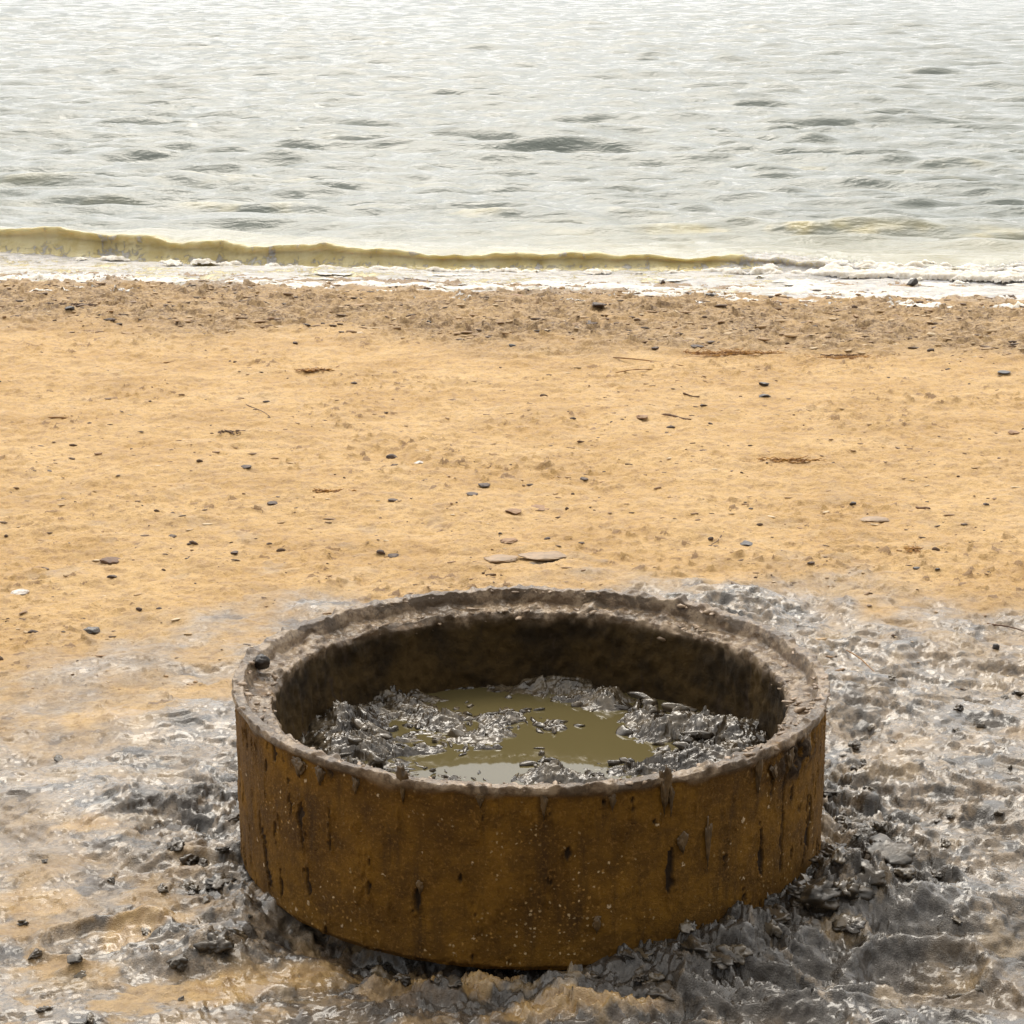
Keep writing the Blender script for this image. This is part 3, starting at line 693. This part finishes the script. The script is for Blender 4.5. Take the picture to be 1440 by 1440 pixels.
S_ = [(369, 930, 22, 22, 'blackstone', 'stone', 'glossy black stone lying on the left of the ring rim', 'stone'),
      (1284, 397, 17, 11, 'blackstone', 'stone', 'black block-like stone standing in the white wash at right', 'stone'),
      (998, 413, 13, 9, 'blackstone', 'stone', 'black stone on froth at the edge of the wash, right of centre', 'stone'),
      (932, 395, 9, 7, 'stone', 'stone', 'small dark red stone sitting out in the white wash', 'stone'),
      (1165, 421, 10, 6, 'stone', 'stone', 'dark stone just below the froth between the two black stones', 'stone'),
      (1423, 414, 7, 6, 'stone', 'stone', 'dark stone at the waterline by the right edge', 'stone'),
      (1074, 539, 17, 8, 'blackstone', 'stone', 'upper of the two dark stones lying one above the other on sand', 'stone'),
      (1075, 556, 18, 8, 'blackstone', 'stone', 'lower of the two dark stones lying one above the other on sand', 'stone'),
      (551, 640, 17, 9, 'stone', 'stone', 'round dark brown stone beside the white shell', 'stone'),
      (590, 649, 18, 7, 'palestone', 'shell', 'white speckled shell lying right of the round brown stone', 'shell'),
      (28, 832, 24, 9, 'palestone', 'shell', 'pale shell fragment at the left edge of the sand', 'shell'),
      (536, 776, 15, 9, 'stone', 'stone', 'dark stone touching a flat flake left of the mud patties', 'stone'),
      (552, 779, 20, 5, 'stone', 'bark_flake', 'flat dark flake touching the stone left of the mud patties', 'bark flake'),
      (1051, 763, 22, 8, 'blackstone', 'mussel_shell', 'black and white mussel shell right of the mud patties', 'shell'),
      (1000, 756, 9, 7, 'stone', 'stone', 'small dark stone just left of the black and white shell', 'stone'),
      (1199, 705, 10, 9, 'blackstone', 'stone', 'dark pointed stone above the grey oval stain', 'stone'),
      (1141, 790, 11, 6, 'stone', 'stone', 'dark stone left of the rusty leaf clump', 'stone'),
      (155, 787, 28, 8, 'twig', 'bark_flake', 'long dark bark flake on the left sand', 'bark flake'),
      (158, 809, 14, 6, 'stone', 'stone', 'dark stone just below the long bark flake at left', 'stone'),
      (242, 752, 13, 5, 'stone', 'stone', 'flat dark stone right of and above the bark flake at left', 'stone'),
      (384, 706, 17, 6, 'stone', 'stone', 'dark brown stone among ochre crumbs on the left sand', 'stone'),
      (330, 775, 15, 6, 'stone', 'bark_flake', 'curled dark flake left of centre on the sand', 'bark flake'),
      (346, 654, 17, 4, 'stone', 'bark_flake', 'flat dark flake below the curled grey weed at left', 'bark flake'),
      (195, 856, 10, 7, 'stone', 'stone', 'pointed dark stone where the left sand turns to mud', 'stone'),
      (130, 887, 30, 12, 'darkmud', 'mud_clod', 'grey crumbly clod at the upper edge of the mud at left', 'mud clod'),
      (715, 759, 22, 7, 'brown', 'bark_flake', 'curved brown flake above the pair of mud patties', 'bark flake'),
      (722, 717, 22, 7, 'brown', 'stone', 'sandy brown stone above the curved brown flake', 'stone'),
      (758, 711, 32, 4, 'brown', 'bark_flake', 'long reddish flake right of the sandy brown stone', 'bark flake'),
      (818, 762, 10, 5, 'stone', 'stone', 'small dark stone right of the curved brown flake', 'stone'),
      (821, 671, 13, 4, 'stone', 'stone', 'flat black stone on the sand above the ring, right of centre', 'stone'),
      (680, 679, 18, 5, 'stone', 'bark_flake', 'dark ragged flake on the sand above the ring', 'bark flake'),
      (664, 692, 18, 4, 'stone', 'bark_flake', 'thin dark flake under the ragged flake above the ring', 'bark flake'),
      (553, 701, 15, 5, 'stone', 'stone', 'dark oblong stone below the white speckled shell', 'stone'),
      (1400, 910, 14, 14, 'blackstone', 'stone', 'upright black stone in grey mud at the right edge', 'stone'),
      (1290, 797, 12, 5, 'blackstone', 'stone', 'flat black stone below the rusty leaf clump', 'stone'),
      (1318, 796, 8, 4, 'blackstone', 'stone', 'small black stone right of and below the rusty leaf clump', 'stone'),
      (904, 587, 20, 7, 'brown', 'stone', 'brown stone left of the dark twig in mid sand', 'stone'),
      (990, 571, 11, 5, 'stone', 'stone', 'small dark stone right of the short dark twigs', 'stone'),
      (140, 636, 14, 6, 'brown', 'stone', 'smooth sandy brown stone near the left edge of the sand', 'stone'),
      (1425, 607, 18, 9, 'brown', 'stone', 'pale brown stone at the right edge of the sand', 'stone'),
      (383, 447, 14, 8, 'brown', 'stone', 'round tan stone in the gravel band left of centre', 'stone'),
      (263, 449, 16, 9, 'brown', 'stone', 'brown stone below the gravel at upper left', 'stone'),
      (100, 432, 18, 9, 'blackstone', 'stone', 'black stone in the dark debris patch at upper left', 'stone'),
      (155, 450, 14, 7, 'stone', 'stone', 'dark stone at the lower right of the debris patch at upper left', 'stone'),
      (830, 448, 24, 6, 'stone', 'stone', 'long low dark stone in the middle of the gravel band', 'stone'),
      (840, 433, 24, 5, 'stone', 'stone', 'flat dark stone just above the long low one in the gravel band', 'stone'),
      (727, 412, 22, 6, 'brown', 'stone', 'brown stone at the froth line in the middle of the shore', 'stone'),
      (603, 450, 8, 7, 'blackstone', 'stone', 'small black upright stone in the gravel band left of centre', 'stone'),
      (720, 484, 12, 6, 'blackstone', 'stone', 'dark stone on the lower edge of the gravel in the middle', 'stone'),
      (922, 487, 12, 6, 'stone', 'stone', 'dark stone at the lower gravel edge right of the middle', 'stone'),
      (980, 480, 18, 5, 'stone', 'stone', 'dark flat stone in the gravel band above the orange weed', 'stone'),
      (1412, 521, 20, 4, 'blackstone', 'bark_flake', 'black flake just below the gravel band at the right edge', 'bark flake'),
      (415, 478, 9, 5, 'stone', 'stone', 'single dark stone below the gravel above the weed clump', 'stone'),
      (105, 1360, 26, 13, 'darkmud', 'mud_clod', 'dark crumbling clod on the flat grey mud at lower left', 'mud clod'),
      ]
for i, s in enumerate(S_):
    if i == 0: stone(s[0], s[1] + 8, s[2], s[3], s[4], s[5], s[6], s[7], seed=i + 5, z=H - .012, depth=.9, sub=4, angular=.3)
    elif s[1] < 420 and i in (1, 3): stone(s[0], s[1] + 5, s[2], s[3] * 1.3, s[4], s[5], s[6], s[7], seed=i + 5, z=ZW, sub=3, angular=.9)
    else: stone(s[0], s[1] + 3, s[2], s[3], s[4], s[5], s[6], s[7], seed=i + 5, depth=1.2 if s[2] > 2.5 * s[3] else .8, sub=4 if s[2] > 20 else 3)

# flat mud patties
for px, py, wx_, wy_, lb in ((704, 785, .052, .028, 'left of the two flat grey mud patties behind the ring'), (765, 783, .075, .030, 'right and wider of the two flat grey mud patties behind the ring'),
                             (1230, 731, .048, .024, 'flat oval grey mud patty on the right sand')):
    x, y, z = ground_at(px, py); v, f = blob(4, (wx_, wy_ * 1.4, .0065), px, .3, .1)
    o = mesh_obj('mud_patty', v, f, M['patty']); o.location = (x, y, z + .001); tag(o, lb, 'mud patty')

# weed clumps: tangled strands, one mesh each
def weed(px, py, wpx, n, label, seed, mat='weed', flat=.35):
    rg = np.random.default_rng(seed); x0, y0, z0 = ground_at(px, py); w = wpx / 2 * y0 / F; Vs, Fs, k0 = [], [], 0
    for i in range(n):
        p = np.array([np.clip(rg.normal() * .42, -.8, .8) * w, np.clip(rg.normal(), -1.5, 1.5) * w * flat * (.35 if wpx > 50 else 1), .004])
        if i < 16: p = np.array([(-.9 + i * .11) * w, 0, .006]); a = rg.uniform(-.6, .6) + (math.pi if rg.random() < .5 else 0); L = w * rg.uniform(.2, .55); r = rg.uniform(.0015, .004)
        if i < 16: a, L = 0.0, w * .3
        pts = []
        for k in range(6):
            pts.append(p.copy()); a += rg.normal() * (.5 if i >= 16 else .1); p = p + np.array([math.cos(a), math.sin(a) * .6, rg.normal() * .35]) * L / 5; p[2] = min(max(p[2], .002), .022 if wpx < 90 else .05)
        V = []
        for k, q in enumerate(pts):
            for j in range(4):
                b = j * math.pi / 2; V.append(q + np.array([0, math.cos(b) * r * 1.5, math.sin(b) * r * .8]) * (1 - .1 * k))
        Vs.append(np.array(V)); Fs.append(np.array([(k * 4 + j, k * 4 + (j + 1) % 4, k * 4 + 4 + (j + 1) % 4, k * 4 + 4 + j) for k in range(5) for j in range(4)]) + k0); k0 += 24
    o = mesh_obj('weed_clump', np.concatenate(Vs), np.concatenate(Fs), M[mat]); o.location = (x0, y0, z0); tag(o, label, 'weed clump')
weed(1190, 505, 110, 420, 'long orange brown weed clump at the lower edge of the gravel at right', 1)
weed(1030, 498, 150, 120, 'thin yellow brown weed line left of the long orange clump', 2)
weed(1284, 772, 30, 90, 'small rusty brown leaf clump on the right sand', 3, 'weed', .6)
weed(325, 610, 40, 40, 'curled dark grey weed clump on the left sand', 4, 'twig', .5)
weed(440, 522, 60, 60, 'small tan weed clump beside the short reed at upper left', 5, 'weed', .4)
weed(1110, 649, 100, 60, 'faint orange weed trail in the right sand', 6, 'weed', .3)
weed(1180, 500, 60, 30, 'dark root tangle on top of the long orange clump', 7, 'twig', .4)
weed(470, 688, 70, 60, 'ochre weed trail left of centre on the sand', 8, 'weed', .3)
weed(100, 430, 70, 70, 'dark twiggy tangle in the debris patch at upper left', 9, 'twig', .4)

# small dark pebbles scattered over the sand, nothing tells them apart
rg = np.random.default_rng(21); protos = []
for k in range(7):
    v, f = blob(2, (1, rg.uniform(.7, 1), rg.uniform(.4, .75)), 300 + k, .4, .7)
    me_o = mesh_obj('pebble', v, f, M['crumb' if k % 3 else 'stone']); protos.append(me_o)
used = set(); cnt = 0
while cnt < 190:
    px, py = rg.uniform(-5, 1445), 425 + 520 * rg.random() ** 1.15
    if 430 < px < 1080 and py > 815: continue
    if py > 870 and 320 < px < 1175: continue
    x, y, z = ground_at(px, py); s = (.0022 + .0065 * rg.random() ** 3) * (1 + .09 * y)
    k = int(rg.integers(0, 7))
    if k not in used: o = protos[k]; used.add(k)
    else: o = protos[k].copy(); C.objects.link(o)
    o.location = (x, y, z + s * .08); o.scale = (s * rg.uniform(.9, 1.9), s, s); o.rotation_euler = (0, 0, rg.uniform(-.7, .7))
    tag(o, 'small dark pebble lying loose on the tan sand', 'pebble', 'small dark pebbles scattered over the sand'); cnt += 1

# clods of mud thrown round the foot of the ring
rg = np.random.default_rng(33)
def clod(x, y, s, i, mat, label, group):
    v, f = blob(4, (s * rg.uniform(.9, 1.5), s * rg.uniform(.7, 1.1), s * rg.uniform(.5, .8)), 700 + i, 1.15, .25)
    o = mesh_obj('mud_clod', v, f, M[mat]); o.location = (x, y, gz(x, y) + s * .10); o.rotation_euler = (rg.uniform(-.3, .3), rg.uniform(-.3, .3), rg.uniform(0, 6))
    tag(o, label, 'mud clod', group)
for i in range(95):
    a = math.radians(rg.choice([rg.normal(-38, 22), rg.normal(-85, 30), rg.normal(0, 18), rg.normal(190, 14)], p=[.45, .25, .15, .15]))
    r = .62 + abs(rg.normal()) * .07; s = rg.uniform(.008, .028) * (1 if -70 < math.degrees(a) < -10 else .7)
    if math.radians(-140) < a < math.radians(-92) and r < .66: continue
    clod(XC + r * math.cos(a), D + r * math.sin(a), s, i, 'darkmud' if rg.random() < .6 else 'mud', 'dark wet mud clod lying close against the foot of the concrete ring', 'mud clods round the foot of the ring')
for i in range(46):
    x, y = rg.uniform(.72, 1.1), rg.uniform(3.1, 5.0)
    if rg.random() < .25: x = -rg.uniform(.7, 1.1)
    x *= y / 4.2
    clod(x, y, rg.uniform(.005, .014), 200 + i, 'mud' if i % 3 else 'darkmud', 'small mud clod lying out on the trodden grey mud', 'mud clods on the trodden mud')
for i, (px, py, s, lb) in enumerate([(250, 1352, .022, 'left of the two black mud clods at the lower left of the ring'), (305, 1340, .026, 'right and larger of the two black mud clods at the lower left of the ring'),
                                     (332, 1312, .022, 'rounded pale grey clod close to the ring at lower left'), (1250, 1215, .040, 'large dark clod with a hollow at the right of the ring'),
                                     (1140, 1290, .046, 'largest dark mud clod at the lower right foot of the ring'), (930, 1392, .032, 'wet grey clod in front of the ring right of the middle')]):
    x, y, _ = at(px, py, .02); clod(x, y, s, 400 + i, 'mud' if 'pale' in lb else 'darkmud', lb, None)

# fine gravel, bark and shell crumbs: uncountable
def litter():
    rg = np.random.default_rng(44); Vs, Fs, k0 = [], [], 0; pv = [blob(2, (1, .8, .5), 500 + k, .45, .8) for k in range(12)]
    xs, ys = [], []
    while len(xs) < 5200:
        if rg.random() < .62: y = rg.uniform(9.2, 12.0)
        else: y = rg.uniform(4.9, 9.5)
        x = rg.uniform(-1, 1) * (.262 * y + .2)
        w = fbm(np.array([x * 1.3]), np.array([y * 1.6]), 3, 510)[0]
        if y > 9.2 and (y < 9.9 - .18 * (x + 1) + w * .5 or y > shore(x) - .02): continue
        if y < 9.2 and w < -.05 and rg.random() < .6: continue
        xs.append(x); ys.append(y)
    xs, ys = np.array(xs), np.array(ys); zs = ground_h(xs, ys)[0]
    for x, y, z in zip(xs, ys, zs):
        s = (.002 + .0085 * rg.random() ** 3) if y < 9.4 else (.004 + .019 * rg.random() ** 3.2)
        v, f = pv[rg.integers(0, 12)]; b = rg.normal() * .5; q = v * np.array([s * rg.uniform(.8, 2.6), s, s * rg.uniform(.4, 1)])
        q = np.stack([q[:, 0] * math.cos(b) - q[:, 1] * math.sin(b), q[:, 0] * math.sin(b) + q[:, 1] * math.cos(b), q[:, 2]], 1)
        Vs.append(q + np.array([x, y, z + s * .1])); Fs.append(f + k0); k0 += len(v)
    n = NT('litter_crumbs'); g = n.N('ShaderNodeNewGeometry'); rp = n.N('ShaderNodeValToRGB'); n.L(g.outputs['Random Per Island'], rp.inputs[0])
    el = rp.color_ramp.elements; el[0].color = (.05, .03, .018, 1); el[1].color = (.58, .46, .30, 1); el[1].position = 1
    for p, c in ((.25, (.13, .075, .035, 1)), (.6, (.33, .20, .09, 1)), (.85, (.42, .29, .15, 1))): q = el.new(p); q.color = c
    o = mesh_obj('gravel', np.concatenate(Vs), np.concatenate(Fs), n.done(rp.outputs[0], .6, n.bump(n.noise(200), .5, .002)))
    tag(o, 'fine gravel and bark crumbs strewn over the sand, thickest by the lake', 'gravel', kind='stuff')
litter()
